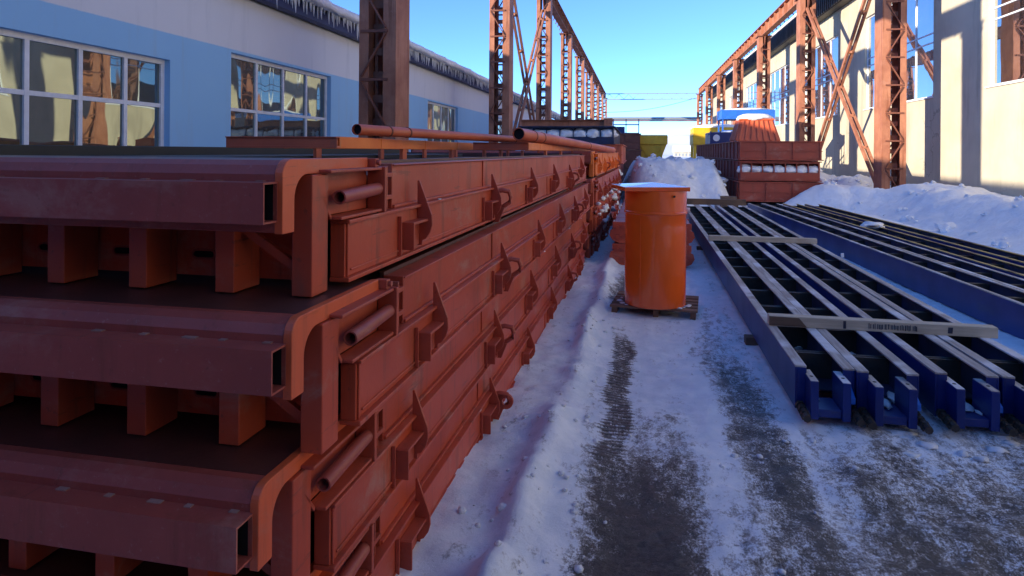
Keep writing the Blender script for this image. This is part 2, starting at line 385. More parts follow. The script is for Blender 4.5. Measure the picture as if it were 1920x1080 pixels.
def smooth01(x): x = max(0, min(1, x)); return x * x * (3 - 2 * x)
def mound_h(x, y):
    cx = 1.45; e = smooth01((x + 0.75 + 0.3 * fbm(x, y, .5, 2)) / 0.9) * smooth01((3.55 - x) / 0.9) * smooth01((y - 22.3 - 0.5 * fbm(x, 7, .8, 2)) / 2.6) * smooth01((52 - y) / 6)
    return -0.15 + e * (1.66 + 0.20 * fbm(x, y, 0.7, 5) + 0.20 * fbm(x, y, 2.0, 5) - 0.012 * (y - 24))
grid_mesh('snow_bank', axis_pts([(-1.6, 4.4, 0.1)]), axis_pts([(21.5, 34, 0.14), (34, 54, 0.6)]), mound_h, M['snow_far'], kind='structure')
def bank_h(x, y):
    e = smooth01((x - 6.35 + 2.2 * math.exp(-((y - 23.9) / 1.3) ** 2) - 0.35 * fbm(3, y, 0.4, 3)) / 2.3) * smooth01((y - 3) / 3) * smooth01((70 - y) / 10)
    top = 0.74 + 0.34 * fbm(x, y, 0.35, 4) + 0.15 * fbm(x, y, 1.3, 6)
    top -= 0.45 * math.exp(-((y - 27.5) / 2.6) ** 2)
    if x > 9.3: top -= 0.22 * (x - 9.3)
    return -0.12 + e * (top + 0.12)
grid_mesh('snow_bank', axis_pts([(3.9, 10.95, 0.09)]), axis_pts([(3, 34, 0.12), (34, 70, 0.6)]), bank_h, M['snow'], kind='structure')
def verge_h(x, y):      # snow lying between the left moulds and the workshop
    return 0.25 + 0.2 * fbm(x, y, .5, 3)
grid_mesh('snow_bank', axis_pts([(-7.25, -4.6, 0.4)]), axis_pts([(-6, 100, 0.6)]), verge_h, M['snow_far'], kind='structure')
def hill_h(x, y):
    return -6 + 34 * smooth01((y - 420) / 260) * (0.55 + 0.35 * fbm(x, y, 0.006, 4))
grid_mesh('hills', axis_pts([(-500, 700, 20)]), axis_pts([(400, 760, 20)]), hill_h, M['snow_far'], kind='structure')

# loose crumbs of snow on the yard
mb = MB()
for i in range(150):
    y = 1.6 + 7 * random.random() ** 1.3; xs = random.choice([random.gauss(-0.62, 0.12), random.gauss(-0.45, 0.15), random.uniform(-0.6, 2.6)])
    x = xs + 0.0227 * y; r = random.uniform(0.006, 0.024) * (1.5 if random.random() < .12 else 1)
    mb.blob((x, y, ground_h(x, y) + r * 0.3), r, i, 1)
tag(mb.build('snow_crumbs', M['snow'], smooth='all'), 'loose crumbs of snow scattered over the icy yard', 'snow', kind='stuff')

# ------------------------------------------------------------------ wall with openings
def wall_mesh(x, face, y0, y1, z0, z1, ops, depth=0.18):
    "vertical wall in plane X=x facing `face` (+1/-1) with rectangular openings (ya,yb,za,zb) and their reveals"
    bm = bmesh.new()
    ys = sorted({y0, y1, *[o[0] for o in ops], *[o[1] for o in ops]}); zs = sorted({z0, z1, *[o[2] for o in ops], *[o[3] for o in ops]})
    for i in range(len(ys) - 1):
        for j in range(len(zs) - 1):
            yc, zc = (ys[i] + ys[i + 1]) / 2, (zs[j] + zs[j + 1]) / 2
            if any(o[0] < yc < o[1] and o[2] < zc < o[3] for o in ops): continue
            bm.faces.new([bm.verts.new((x, p, q)) for p, q in ((ys[i], zs[j]), (ys[i + 1], zs[j]), (ys[i + 1], zs[j + 1]), (ys[i], zs[j + 1]))])
    xb = x - face * depth
    for ya, yb, za, zb in ops:
        c4 = [(ya, za), (yb, za), (yb, zb), (ya, zb)]
        for k in range(4):
            p, q = c4[k], c4[(k + 1) % 4]
            bm.faces.new([bm.verts.new(w_) for w_ in ((x, *p), (x, *q), (xb, *q), (xb, *p))])
    me_mb = MB(); me_mb.bm.free(); me_mb.bm = bm
    bmesh.ops.remove_doubles(bm, verts=bm.verts, dist=0.0005)
    return me_mb
def window(parent, x, face, ya, yb, za, zb, ny, zsplit, mat, fw=0.07, panel=False):
    xr = x - face * 0.10
    f = MB(); lo, hi = min(xr, xr - face * 0.07), max(xr, xr - face * 0.07)
    f.box(lo, hi, ya, ya + fw, za, zb).box(lo, hi, yb - fw, yb, za, zb).box(lo, hi, ya + fw, yb - fw, za, za + fw).box(lo, hi, ya + fw, yb - fw, zb - fw, zb)
    yy = [ya + (yb - ya) * k / ny for k in range(ny + 1)]
    for k in range(1, ny): f.box(lo + 0.004, hi - 0.004, yy[k] - fw * .45, yy[k] + fw * .45, za + fw, zb - fw)
    for zz in zsplit:
        for k in range(ny):
            f.box(lo + 0.008, hi - 0.008, yy[k] + (fw if k == 0 else fw * .45), yy[k + 1] - (fw if k == ny - 1 else fw * .45), zz - fw * .4, zz + fw * .4)
    fr = f.build('window', M['white_frame'], parent)
    xp = xr - face * 0.035
    zz = [za, *zsplit, zb]
    for k in range(ny):
        for j in range(len(zz) - 1):
            if panel and k == 0 and j == 0: continue
            p = MB(); p.box(min(xp, xp - face * .01), max(xp, xp - face * .01), yy[k] + .02, yy[k + 1] - .02, zz[j] + .02, zz[j + 1] - .02)
            o = p.build('pane', mat, fr)
            o.rotation_euler = (0, 0, 0)
    if panel:
        MB().box(xp - .012, xp + .02, yy[0] + .06, yy[1] - .03, za + .06, zz[1] - .03).build('blank_panel', M['door'], fr)
    s = MB(); s.box(min(x - face * .08, x + face * .05), max(x - face * .08, x + face * .05), ya - .05, yb + .05, za - .045, za - .003)
    s.build('window_sill', M['white_frame'], fr)
    return fr

# ------------------------------------------------------------------ left workshop
LX = -7.2
wl = empty('workshop_building', (0, 0, 0), 0, 'long low workshop painted light blue below and white above with icicles on its eave', 'building')
ops = [(5.3, 9.30, 1.55, 3.24)]
yy = 10.9
while yy < 100: ops.append((yy, yy + 4.0, 1.55, 3.60)); yy += 11.55
wall_mesh(LX, 1, -42, 112, -0.3, 4.66, ops).build('wall', M['wall_left'], wl)
for i, o_ in enumerate(ops):
    window(wl, LX, 1, *o_, 5 if i == 0 else 4, [2.52 if i == 0 else 2.58], M['glass'], 0.075, panel=(i == 0))
MB().box(-16.2, LX - 0.3, -41.9, -41.7, -.3, 4.6).box(-16.2, LX - .3, 111.7, 111.9, -.3, 4.6).prism([(-16.1, 4.6), (LX - .3, 4.6), (LX - .3, 4.9), (-16.1, 8.6)], 'y', -41.9, -41.6).box(-16.4, -16.2, -42, 112, -.3, 8.4).build('rear_wall', M['wall_left'], wl)
MB().prism([(-16.4, 8.72), (-6.80, 4.98), (-6.80, 5.06), (-16.4, 8.80)], 'y', -42.2, 112.2).build('roof', M['dark_roof'], wl)
MB().box(-7.14, -6.92, -42.1, 112.1, 4.67, 4.93).build('fascia', M['fascia'], wl)
def lip(mat):
    bm = bmesh.new(); n = 620; rows = []
    for i in range(n + 1):
        y = -2 + 112 * i / n; o = 0.05 * noise.noise(Vector((y * 1.3, 0, 0))) + 0.03 * noise.noise(Vector((y * 5, 2, 0)))
        rows.append([bm.verts.new(p) for p in ((-9.0, y, 6.02), (-6.95, y, 5.25 + o), (-6.70 + o, y, 5.14 + o), (-6.68 + o, y, 4.97 + o), (-6.85, y, 4.965))])
    for a, c_ in zip(rows, rows[1:]):
        for k in range(4): bm.faces.new((a[k], a[k + 1], c_[k + 1], c_[k]))
    q = MB(); q.bm.free(); q.bm = bm; return q
lip(0).build('roof_snow', M['snow'], wl, smooth='all')
ic = MB(); y = 7.0
while y < 75:
    L = random.uniform(0.12, 0.36) * (1.3 if random.random() < .2 else 1); x_ = -6.84 + random.uniform(-.03, .04); r_ = random.uniform(.018, .045)
    ic.tube([(x_, y, 4.99), (x_, y, 4.99 - L * .5), (x_ + .005, y + .01, 4.99 - L)], [r_, r_ * .6, r_ * .1], 5)
    y += random.uniform(.03, .14) * (1 + y / 60)
tag(ic.build('icicles', M['snow'], wl, smooth='all'), kind='stuff')

# ------------------------------------------------------------------ right hall
RX = 10.7
hr = empty('factory_hall', (0, 0, 0), 0, 'tall cream plastered factory hall with large windows and a dark eave in the sun', 'building')
rops = [(3.6, 11.3, 3.95, 8.3), (15.3, 23.05, 3.95, 8.3)]; yy = 26.9
while yy < 92: rops.append((yy, yy + 7.5, 3.95, 8.3)); yy += 11.8
wall_mesh(RX, -1, -20, 100, -0.3, 9.6, rops, 0.25).build('wall', M['wall_right'], hr)
for o_ in rops:
    window(hr, RX, -1, *o_, 4, [6.0, 6.35], M['glass_sky'], 0.06)
pl = MB()
pl.box(RX - .10, RX - .003, -20, 100, -.3, 0.55).build('plinth', plain('grey_plinth', (0.30, 0.28, 0.25), .9), hr)
rf = MB().box(RX - .55, RX + 14, -20.2, 100.2, 9.9, 10.6)
for i in range(300): rf.box(RX - .60, RX - .553, -20 + i * .4, -20 + i * .4 + .22, 9.62, 10.62)
rf.build('roof', M['dark_roof'], hr)
MB().box(RX - .5, RX + .1, -20.1, 100.1, 9.604, 9.896).build('cornice', M['dark_roof'], hr)
def rlip():
    bm = bmesh.new(); rows = []
    for i in range(241):
        y = -20 + 120 * i / 240; o = 0.10 * noise.noise(Vector((y * .6, 5, 0))) + .05 * noise.noise(Vector((y * 3, 1, 0)))
        rows.append([bm.verts.new(p) for p in ((RX + 3, y, 10.95), (RX - .45, y, 10.92 + o), (RX - .66, y, 10.80 + o), (RX - .64, y, 10.64), (RX - .5, y, 10.63))])
    for a, c_ in zip(rows, rows[1:]):
        for k in range(4): bm.faces.new((a[k], a[k + 1], c_[k + 1], c_[k]))
    q = MB(); q.bm.free(); q.bm = bm; return q
rlip().build('roof_snow', M['snow'], hr, smooth='all')
MB().box(RX + .3, RX + 14, 99.6, 99.9, -.3, 9.9).box(RX + 14, RX + 14.2, -20, 100, -.3, 9.9).box(RX + .3, RX + 14, -20, -19.7, -.3, 9.9).build('rear_wall', M['wall_right'], hr)

# ------------------------------------------------------------------ crane runway: lattice columns, girders, braces
def make_column(lean):
    # lean=+1: smooth chord on the side away from the camera-left; plan 0.8 x 0.8, chords are channels
    root = empty('lattice_column')
    W, D, Ht = 0.78, 0.80, (10.43 if lean > 0 else 10.0)
    for sx in (-1, 1):
        wide = (sx > 0) == (lean > 0)
        fw = 0.27 if wide else 0.20
        xo = sx * W / 2; xi = xo - sx * fw
        c_ = MB()
        x0, x1 = sorted((xo, xo - sx * .022))
        c_.box(x0, x1, -D / 2, D / 2, 0, Ht)
        a0, a1 = sorted((xo - sx * .0221, xi))
        c_.box(a0, a1, -D / 2, -D / 2 + .022, 0, Ht).box(a0, a1, D / 2 - .022, D / 2, 0, Ht)
        c_.build('chord', M['oxide'], root, 0.004)
    xl, xr = (-W / 2 + .20, W / 2 - .27) if lean > 0 else (-W / 2 + .27, W / 2 - .20)
    z = 0.35; k = 0; lc = MB(); bt = MB()
    while z < Ht - .6:
        for yf in (-D / 2 - .016, D / 2 + .016):
            lc.bar((xl - .16, yf, z), (xr + .10, yf, z), .03, .055)
            a, b_ = ((xl - .14, z + .06), (xr + .06, z + .92)) if k % 2 else ((xr + .06, z + .06), (xl - .14, z + .92))
            lc.bar((a[0], yf * 1.02, a[1]), (b_[0], yf * 1.02, b_[1]), .03, .06, up=(0, 1, 0))
        zo = z + .03
        for (za, zb) in ((0.0, .17), (.50, .66)):
            bt.box(xl - .04, xr + .04, -.06, -.04, zo + za, zo + zb)
        z += .97; k += 1
    bt.box(xl, xl + .05, -.039, -.02, .3, Ht - .3)
    lc.build('lacing', M['oxide_dark'], root); bt.build('batten_plates', M['oxide'], root)
    MB().box(-W / 2 - .15, W / 2 + .15, -D / 2 - .15, D / 2 + .15, -.04, .03).build('base_plate', M['oxide_dark'], root)
    MB().box(-W / 2 - .1, W / 2 + .1, -D / 2 - .1, D / 2 + .1, Ht, Ht + .06).prism([(-.3, Ht - .75), (.3, Ht - .75), (.75, Ht - .01), (-.75, Ht - .01)], 'x', -.03, .03).build('head_bracket', M['oxide_dark'], root)
    return root
ORD = ['nearest', 'second', 'third', 'fourth', 'fifth', 'sixth', 'seventh', 'eighth', 'ninth', 'tenth']
LYS = [13.0 + 12 * k for k in range(9)]; RYS = [25.6 + 12 * k for k in range(7)]
lcx, rcx = -5.10, 8.8
pr = make_column(1); pr2 = make_column(-1)
for i, y in enumerate(LYS):
    o = pr if i == 0 else copy_tree(pr)
    o.location = (lcx, y, 0)
    tag(o, f'{ORD[i]} rust brown lattice crane column of the left row, counted from the camera', 'column', 'lattice columns of the left crane runway')
for i, y in enumerate(RYS):
    o = pr2 if i == 0 else copy_tree(pr2)
    o.location = (rcx, y, 0)
    tag(o, f'{ORD[i]} rust brown lattice crane column of the right row, counted from the camera', 'column', 'lattice columns of the right crane runway')
def girder(x, y0, y1, lab, z0=10.07):
    r_ = empty('crane_girder', (x, y0, z0), 0, lab, 'girder', 'crane runway girders')
    L = y1 - y0
    g = MB().box(-.20, .20, 0, L, 0, .03).box(-.012, .012, 0, L, .0302, .77).box(-.22, .22, 0, L, .7702, .80)
    y = .6
    while y < L: g.box(-.19, -.0125, y, y + .015, .031, .769).box(.0125, .19, y, y + .015, .031, .769); y += 1.5
    g.build('beam', M['oxide'], r_)
    MB().box(-.05, .05, 0, L, .801, .93).build('crane_rail', M['oxide_dark'], r_)
    br = MB(); y = .3
    while y < L - 1.3:
        br.bar((-.35 if x < 0 else .35, y, .02), (-.35 if x < 0 else .35, y + 1.2, .75), .05, .05); y += 1.2
    br.build('side_bracing', M['oxide_dark'], r_)
    return r_
girder(lcx, 12.4, 110, 'long rust brown crane girder on top of the left row of columns', 10.5)
girder(rcx, 25.0, 98.5, 'long rust brown crane girder on top of the right row of columns')
def xbrace(x, y0, y1, z0, z1, lab):
    r_ = empty('cross_brace', (x, (y0 + y1) / 2, 0), 0, lab, 'brace', 'crossed braces between columns')
    h = (y1 - y0) / 2
    for s in (-1, 1):
        b_ = MB()
        for dx in (-.09, .09): b_.bar((dx + s * .02, -h * s, z0), (dx + s * .02, h * s, z1), .09, .16)
        for k in range(7):
            f_ = .06 + k * .145; p = Vector((s * .02, -h * s + 2 * h * s * f_, z0 + (z1 - z0) * f_)); b_.bar(p + Vector((-.044, 0, 0)), p + Vector((.044, 0, 0)), .30, .12)
        b_.build('diagonal', M['oxide'], r_)
    return r_
xbrace(rcx, RYS[0] + .5, RYS[1] - .5, .2, 9.4, 'crossed rust brown braces between the two nearest columns of the right row')
xbrace(lcx, LYS[1] + .5, LYS[2] - .5, .5, 9.6, 'crossed rust brown braces between the second and third columns of the left row')

# bridges of pipe and lattice high across the far end of the alley
tr = empty('lattice_bridge', (0, 101, 9.6), 0, 'thin grey lattice bridge crossing high over the far end of the alley', 'truss')
q = MB(); xa, xb = lcx - .3, rcx + .6
for zz in (0, .85): q.box(xa, xb, -.08, .08, zz, zz + .12)
q.build('chords', M['steel'], tr)
q = MB(); x = xa; k = 0
while x < xb - .5:
    q.bar((x, 0, .12 if k % 2 else .85), (min(x + .7, xb), 0, .85 if k % 2 else .12), .05, .06, (0, 1, 0)); x += .7; k += 1
q.build('lattice', M['steel'], tr)
pb = empty('overhead_pipe', (0, 103, 6.9), 0, 'grey insulated pipe crossing the alley below the lattice bridge', 'pipe')
MB().tube([(xa, 0, 0), (xb, 0, 0)], .22).build('pipe', M['steel'], pb, smooth=True)
MB().box(xa, xb, -.4, .4, -.42, -.26).build('support_beam', M['oxide_dark'], pb)
cb = MB(); cb.tube([(lcx + 10 * s_ * 1.4, 99, 7.6 + 2.2 * s_ - 1.2 * math.sin(math.pi * s_) * .5) for s_ in [i / 12 for i in range(13)]], .03, 6)
tag(cb.build('overhead_cable', M['black']), 'thin sagging cable strung across the alley under the lattice bridge', 'cable')

# ------------------------------------------------------------------ the red steel moulds of the left stack
def make_mould():
    root = empty('steel_mould')
    LEN, WID, Hh = 9.2, 3.3, 0.455
    outer = [(.62, .455)] + arc(.052, .403, .052, 90, 180, 8) + [(0, .225)]
    inner = [(.62, .405)] + arc(.150, .325, .080, 90, 180, 8) + [(.070, .225)]
    MB().strip(outer, inner, 'x', -.028, 0).build('end_plate', M['orange_plate'], root, .003)
    o2 = [(.085, .451), (.050, .451), (.020, .436), (.004, .408), (.004, .228)]
    i2 = [(.085, .439), (.054, .439), (.028, .427), (.016, .404), (.016, .228)]
    MB().strip(o2, i2, 'x', -WID, -.0285).build('skirt', M['red_tube'], root, .004)
    MB().box(-WID, -.0285, .0855, .62, .439, .4505).build('top_plate', M['deck'], root)  # dark deck colour also carries the shade of the mould above
    tb = MB(); y0, y1, z0, z1, th = -.075, .0035, .262, .386, .006
    tb.box(-WID, -.018, y0, y0 + th, z0, z1).box(-WID, -.018, y0 + th, y1, z0, z0 + th).box(-WID, -.018, y0 + th, y1, z1 - th, z1).box(-WID, -.018, y1 - th, y1, z0 + th, z1 - th)
    rr = random.Random(3); x = -.06
    while x > -WID:
        l = rr.uniform(.02, .045)
        if rr.random() < .75: tb.box(x - l, x, -.010 - rr.uniform(0, .006), .003, z1 + .0002, z1 + rr.uniform(.002, .004))
        x -= l + rr.uniform(.05, .16)
    to = tb.build('box_tube', M['red_tube'], root)
    MB().box(-WID, -.030, y0 + th + .001, y0 + th + .002, z0 + th + .001, z1 - th - .001).box(-WID, -.030, y1 - th - .002, y1 - th - .001, z0 + th + .001, z1 - th - .001).box(-.34, -.33, y0 + th + .003, y1 - th - .003, z0 + th + .002, z1 - th - .002).build('shaded_bore', M['hole'], to)  # black lining and plug paint the shade inside the tube
    to.data.materials.append(M['scuff'])
    for p in to.data.polygons:
        if p.center.z > z1 + .0001: p.material_index = 1
    post = MB().box(-.062, .012, .160, .27, 0, .402); post.build('leg', M['red'], root, .004)
    for x in (-.31, -.65, -.99, -1.34, -1.69, -2.04, -2.39, -2.74, -3.09):
        MB().box(x - .036, x + .036, .160, .312, 0, .437).build('leg', M['red'], root, .003)
    bp = MB().box(-WID, -.066, .315, .325, .022, .437)
    for x in (-.64, -.98, -1.33, -1.68, -2.03, -2.38): bp.box(x + .20, x + .206, .306, .3145, .07, .437)
    bp.build('back_plate', M['red'], root)
    for x in (-.50, -.84, -1.18, -1.53, -1.88, -2.23):
        sl_ = MB(); lipm = MB()
        sl_.prism(arc(x + .03, .10, .011, -90, 90, 6) + arc(x - .03, .10, .011, 90, 270, 6), 'y', .3115, .3145)
        lipm.strip(arc(x + .03, .10, .019, -90, 90, 6) + arc(x - .03, .10, .019, 90, 270, 6) + [(x + .03, .081)], arc(x + .03, .10, .0125, -90, 90, 6) + arc(x - .03, .10, .0125, 90, 270, 6) + [(x + .03, .0875)], 'y', .307, .3145)
        so_ = sl_.build('slot', M['hole'], root); lipm.build('slot_rim', M['red_tube'], so_)
    g = MB().bar((-.34, .205, .262), (-.064, .205, .085), .03, .02, (0, 1, 0)); g.prism([(-.30, .255), (-.07, .255), (-.07, .11)], 'y', .25, .262); g.build('diagonal_brace', M['red'], root)
    # long side
    sb = MB().box(-.024, .032, .356, LEN, .030, .222)                      # lower beam
    sb.box(-.024, .054, .350, LEN, .2225, .236)                            # ledge flange
    sb.box(-.024, .052, .350, LEN, .014, .0295)                              # bottom flange
    sb.box(.0322, .038, .40, LEN, .048, .056)
    for y in (.366, 5.0): sb.box(.0322, .040, y, y + .008, .03, .222)
    sb.build('side_beam', M['red'], root, .003)
    ub = MB().box(-.07, .004, .84, LEN, .237, .418).box(-.07, .022, .84, LEN, .4182, .425).box(-.07, .016, .832, .8395, .237, .428)
    ub.box(.0042, .022, .85, LEN, .2365, .25)
    for y in (2.42,): ub.box(.0042, .012, y, y + .008, .25, .418)
    ub.build('upper_rail', M['red'], root, .003)
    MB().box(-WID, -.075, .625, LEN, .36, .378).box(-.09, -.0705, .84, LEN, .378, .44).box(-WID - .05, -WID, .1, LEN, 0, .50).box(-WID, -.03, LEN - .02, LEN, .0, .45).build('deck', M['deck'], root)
    # corner lock bracket: chamfered housing with a pipe in it
    br = MB().prism([(.235, .405), (.235, .33), (.30, .252), (.66, .252), (.66, .405)], 'x', -.030, -.022)
    br.prism([(.225, .4055), (.66, .4055), (.66, .417), (.225, .417)], 'x', -.030, .045)
    br.prism([(.225, .405), (.225, .325), (.2345, .325), (.2345, .405)], 'x', -.0215, .004)
    br.prism([(.225, .3245), (.292, .240), (.300, .250), (.2345, .33)], 'x', -.0215, .012)
    br.box(-.0215, .046, .302, .66, .240, .2515)
    br.box(-.0215, .056, .662, .682, .236, .418)
    br.box(-.0215, .02, .77, .78, .237, .418)
    br.build('lock_housing', M['red_hook'], root, .003)
    MB().tube([(.030, .315, .318), (.024, .66, .330)], .025, 18, .22).build('lock_pipe', M['red_tube'], root, smooth=True)
    for z in (.372, .278): MB().box(.0, .022, .683, .83, z, z + .018).build('lock_strap', M['red_hook'], root, .002)
    MB().box(-.02, .03, .625, .66, .4175, .452).tube([(.0305, .642, .436), (.044, .642, .436)], .011, 10).build('clip', M['red_hook'], root, .002)
    # hooks along the side
    fin = [(.033, .345), (.043, .345), (.104, .185), (.106, .14), (.096, .105), (.075, .075), (.058, .068), (.058, .045), (.033, .045)]
    def hook(y, lug):
        h = MB().prism(fin, 'y', y, y + .012).box(.0325, .092, y - .20, y - .19, .050, .170).box(.0325, .088, y - .1895, y - .0005, .158, .170).box(.0325, .044, y - .1895, y - .0005, .05, .1575)
        h.box(.0325, .05, y - .24, y - .232, .02, .20)
        ho = h.build('hook', M['red_hook'], root, .002)
        if lug:
            pts = [(.050, y + .03, .19), (.095, y + .05, .19)] + [(.095 + .045 * math.sin(a_), y + .05 + .10 * (1 - math.cos(a_)) , .19) for a_ in (.5, 1.0, 1.57, 2.1, 2.6)] + [(.06, y + .23, .19)]
            l_ = MB().tube([(.036, y + .04, .215), (.10, y + .04, .235), (.145, y + .05, .225), (.158, y + .06, .19), (.145, y + .07, .15), (.10, y + .07, .12), (.036, y + .07, .115)], .016, 8)
            l_.build('lifting_loop', M['red_hook'], ho, smooth=True)
            MB().prism([(.033, .115), (.115, .115), (.075, .015), (.033, .015)], 'y', y + .05, y + .075).build('lug_plate', M['red_hook'], ho, .002)
    for k, y in enumerate((1.15, 2.60, 4.02, 5.45, 6.9, 8.3)): hook(y, k in (1, 4))
    return root
proto = make_mould()
mlabels = ['top red steel mould of the near stack with its dark deck open',
           'second red steel mould from the top of the near stack, pushed furthest right',
           'third red steel mould from the top of the near stack',
           'lowest red steel mould of the near stack, half lost in snow']
TH = -R(1.3)
for k, (dx, dy, z) in enumerate([(-1.10, 1.844, 1.365), (-1.00, 1.73, .909), (-1.06, 1.665, .4525), (-1.09, 1.72, -.004)]):
    o = proto if k == 0 else copy_tree(proto)
    o.location = STK(dx, dy, z); o.rotation_euler = (0, 0, TH + R((0, .15, -.1, .05)[k]))
    tag(o, mlabels[k], 'mould', 'red steel moulds stacked along the left side')
    for ch in kids(o):
        if ch.name.startswith('hook'): ch.location.y = random.uniform(-.05, .05); ch.rotation_euler.x = R(random.uniform(-.5, .5))
    if k == 3:
        L4 = o
ey = MB(); ey.strip(arc(.135, .16, .052, 0, 360, 20), arc(.135, .16, .024, 0, 360, 20), 'y', 2.68, 2.705)
ey.prism([(.033, .22), (.12, .211), (.083, .155), (.12, .109), (.033, .05)], 'y', 2.68, 2.705)
ey.build('lifting_eye', M['red_hook'], L4, .002)
# black boards put in for the shade along the top mould's inner far side
bd = MB().box(-3.2, -3.0, .9, 8.9, 0, .125).box(-2.99, -2.0, 2.3, 8.9, 0, .05)
o = bd.build('shade_board', M['black'], None, .004); o.location = STK(-1.10, 1.844, 1.7435); o.rotation_euler = (0, 0, TH)
tag(o, 'long black boards put in for the shade inside the top red mould', 'board')
# second stack behind, more weathered
m2 = ['bright orange mould on top of the second stack behind the near one', 'second mould down in the stack behind the near one, snow on its hooks', 'third mould down in the stack behind the near one', 'bottom mould of the stack behind the near one']
for k, (dx, dy, z) in enumerate([(-1.02, 11.6, 1.40), (-.98, 11.2, .93), (-1.0, 11.3, .46), (-1.03, 11.2, -.01)]):
    o = copy_tree(proto); o.location = STK(dx, dy, z); o.rotation_euler = (0, 0, TH)
    tag(o, m2[k], 'mould', 'red steel moulds of the second stack')
    if k == 0:
        for ch in kids(o):
            if ch.name.split('.')[0] in ('side_beam', 'upper_rail', 'hook', 'end_plate', 'lock_housing', 'leg'):
                ch.data = ch.data.copy(); ch.data.materials[0] = M['bright_orange']
sn = MB()
for i in range(26):
    y = 11.5 + random.random() * 8; sn.blob(STK(-.95 + random.uniform(-.03, .06), y, random.choice([.47, .94, .95, .70])), random.uniform(.05, .13), i, 2, (.7, 1.4, .5))
tag(sn.build('snow_lumps', M['snow'], smooth='all'), 'lumps of snow caught on the ledges of the second stack', 'snow', kind='stuff')

sn = MB()
for i in range(16):
    dx, z, dyo = random.choice([(-1.055, 1.60, 0), (-.955, 1.14, 0), (-.955, .925, 0), (-1.015, .68, 0), (-1.02, .465, 0), (-1.045, .22, 0)])
    y = 2.6 + 8 * random.random() ** 0.8
    sn.blob(STK(dx + random.uniform(-.006, .008), y, z + .004), random.uniform(.006, .014), i, 2, (.7, 2.2, .3))
tag(sn.build('snow_specks', M['snow'], smooth='all'), 'specks of old snow caught on the ledges of the near red moulds', 'snow', kind='stuff')
cl = MB()
for i in range(260):
    if i % 3:
        y = random.uniform(5, 36); x = 6.2 + 4.2 * random.random() ** 1.4; h = bank_h(x, y)
    else:
        x, y = random.uniform(-.6, 3.2), random.uniform(22.2, 30); h = mound_h(x, y)
    if h < .05: continue
    r = random.uniform(.04, .12) * (1.7 if random.random() < .12 else 1)
    cl.blob((x, y, h + r * .1), r, i, 2, (1, 1, .75), .55)
tag(cl.build('snow_clods', M['snow'], smooth=50), 'broken clods of shovelled snow lying on the snow banks', 'snow', kind='stuff')
# orange frames and pipes lying on top of the near stack
def ladder_frame(x0, x1, y0, y1, z, lab, far_mat):
    r_ = empty('ladder_frame', STK(x1, y0, z), TH, lab, 'frame', 'orange frames lying on the top mould')
    w_, L = x1 - x0, y1 - y0
    for xx in (-w_, 0):
        rl = MB().box(xx - .03, xx, .051, L, .0, .085)
        y = .8
        while y < L: rl.box(xx - .034, xx + .004, y, y + .012, -.002, .087); y += 1.1
        rl.build('rail', M['bright_orange'], r_, .003)
    MB().box(-w_ - .034, .003, 0, .05, .0, .018).box(-w_ - .034, .003, 0, .012, .0181, .075).box(-w_ - .034, .003, -.012, .05, .0751, .083).build('end_channel', M['brick_orange'], r_, .002)
    y = 1.0
    while y < L: MB().box(-w_ + .0005, -.0305, y, y + .05, .02, .06).build('rung', M['brick_orange'], r_); y += 1.0
    y = 1.3
    while y < L:
        for xx in (-w_, 0): MB().box(xx - .034, xx - .002, y, y + .10, -.115, -.0025).build('leg', M['brick_orange'], r_)
        y += 1.5
    return r_
ladder_frame(-3.05, -2.2, 4.39, 10.9, 1.86, 'long orange ladder frame on the top mould, its dull end towards the window', M['bright_orange'])
ladder_frame(-1.95, -1.35, 7.3, 15.0, 1.86, 'shorter orange ladder frame on the top mould beside the leaning pipe', M['bright_orange'])
def pipe(p0, p1, r_, lab):
    q0, q1 = Vector(STK(*p0)), Vector(STK(*p1))
    e = empty('orange_pipe', q0, 0, lab, 'pipe', 'orange pipes lying on the top mould')
    d = q1 - q0
    MB().tube([(0, 0, 0), d], r_, 22, .10).build('pipe', M['brick_orange'], e, smooth=True)
    for f_ in (.07, .12, .55): MB().tube([d * f_, d * (f_ + .003)], r_ + .004, 22).build('weld_ring', M['oxide_dark'], e, smooth=True)
    MB().tube([d * .004, d * .006], r_ * .88, 22).build('dark_bore', M['hole'], e)
pipe((-2.2, 4.72, 2.005), (-1.35, 11.3, 1.99), .043, 'long thin orange pipe reaching furthest left over the top mould')
pipe((-1.42, 7.1, 2.035), (-.92, 16.2, 1.885), .068, 'thicker orange pipe beginning right of the lattice columns, sloping away')

# ------------------------------------------------------------------ orange drum on its pallet
pal = empty('wooden_pallet', (.235, 7.98, .012), R(-6), 'low brown wooden pallet standing on trodden snow under the orange drum', 'pallet')
for x in (-.46, 0, .40):
    MB().box(x, x + .06, -.40, .40, .0, .078).build('bearer', M['pallet'], pal, .004)
for y in (-.40, -.24, -.08, .08, .24, .345):
    MB().box(-.48, .48, y, y + .10 if y < .3 else y + .055, .079, .102).build('slat', M['pallet'], pal, .003)
dr = empty('orange_drum', (.222, 7.84, .115), 0, 'tall glossy orange steel drum with a square lid standing on a wooden pallet', 'drum')
def lathe(prof, n=56):
    bm = bmesh.new(); rings = []
    for r_, z in prof: rings.append([bm.verts.new((r_ * math.cos(2 * math.pi * i / n), r_ * math.sin(2 * math.pi * i / n), z)) for i in range(n)])
    for A, B in zip(rings, rings[1:]):
        for i in range(n): bm.faces.new((A[i], A[(i + 1) % n], B[(i + 1) % n], B[i]))
    bm.faces.new(rings[0]); bm.faces.new(rings[-1])
    q = MB(); q.bm.free(); q.bm = bm; return q
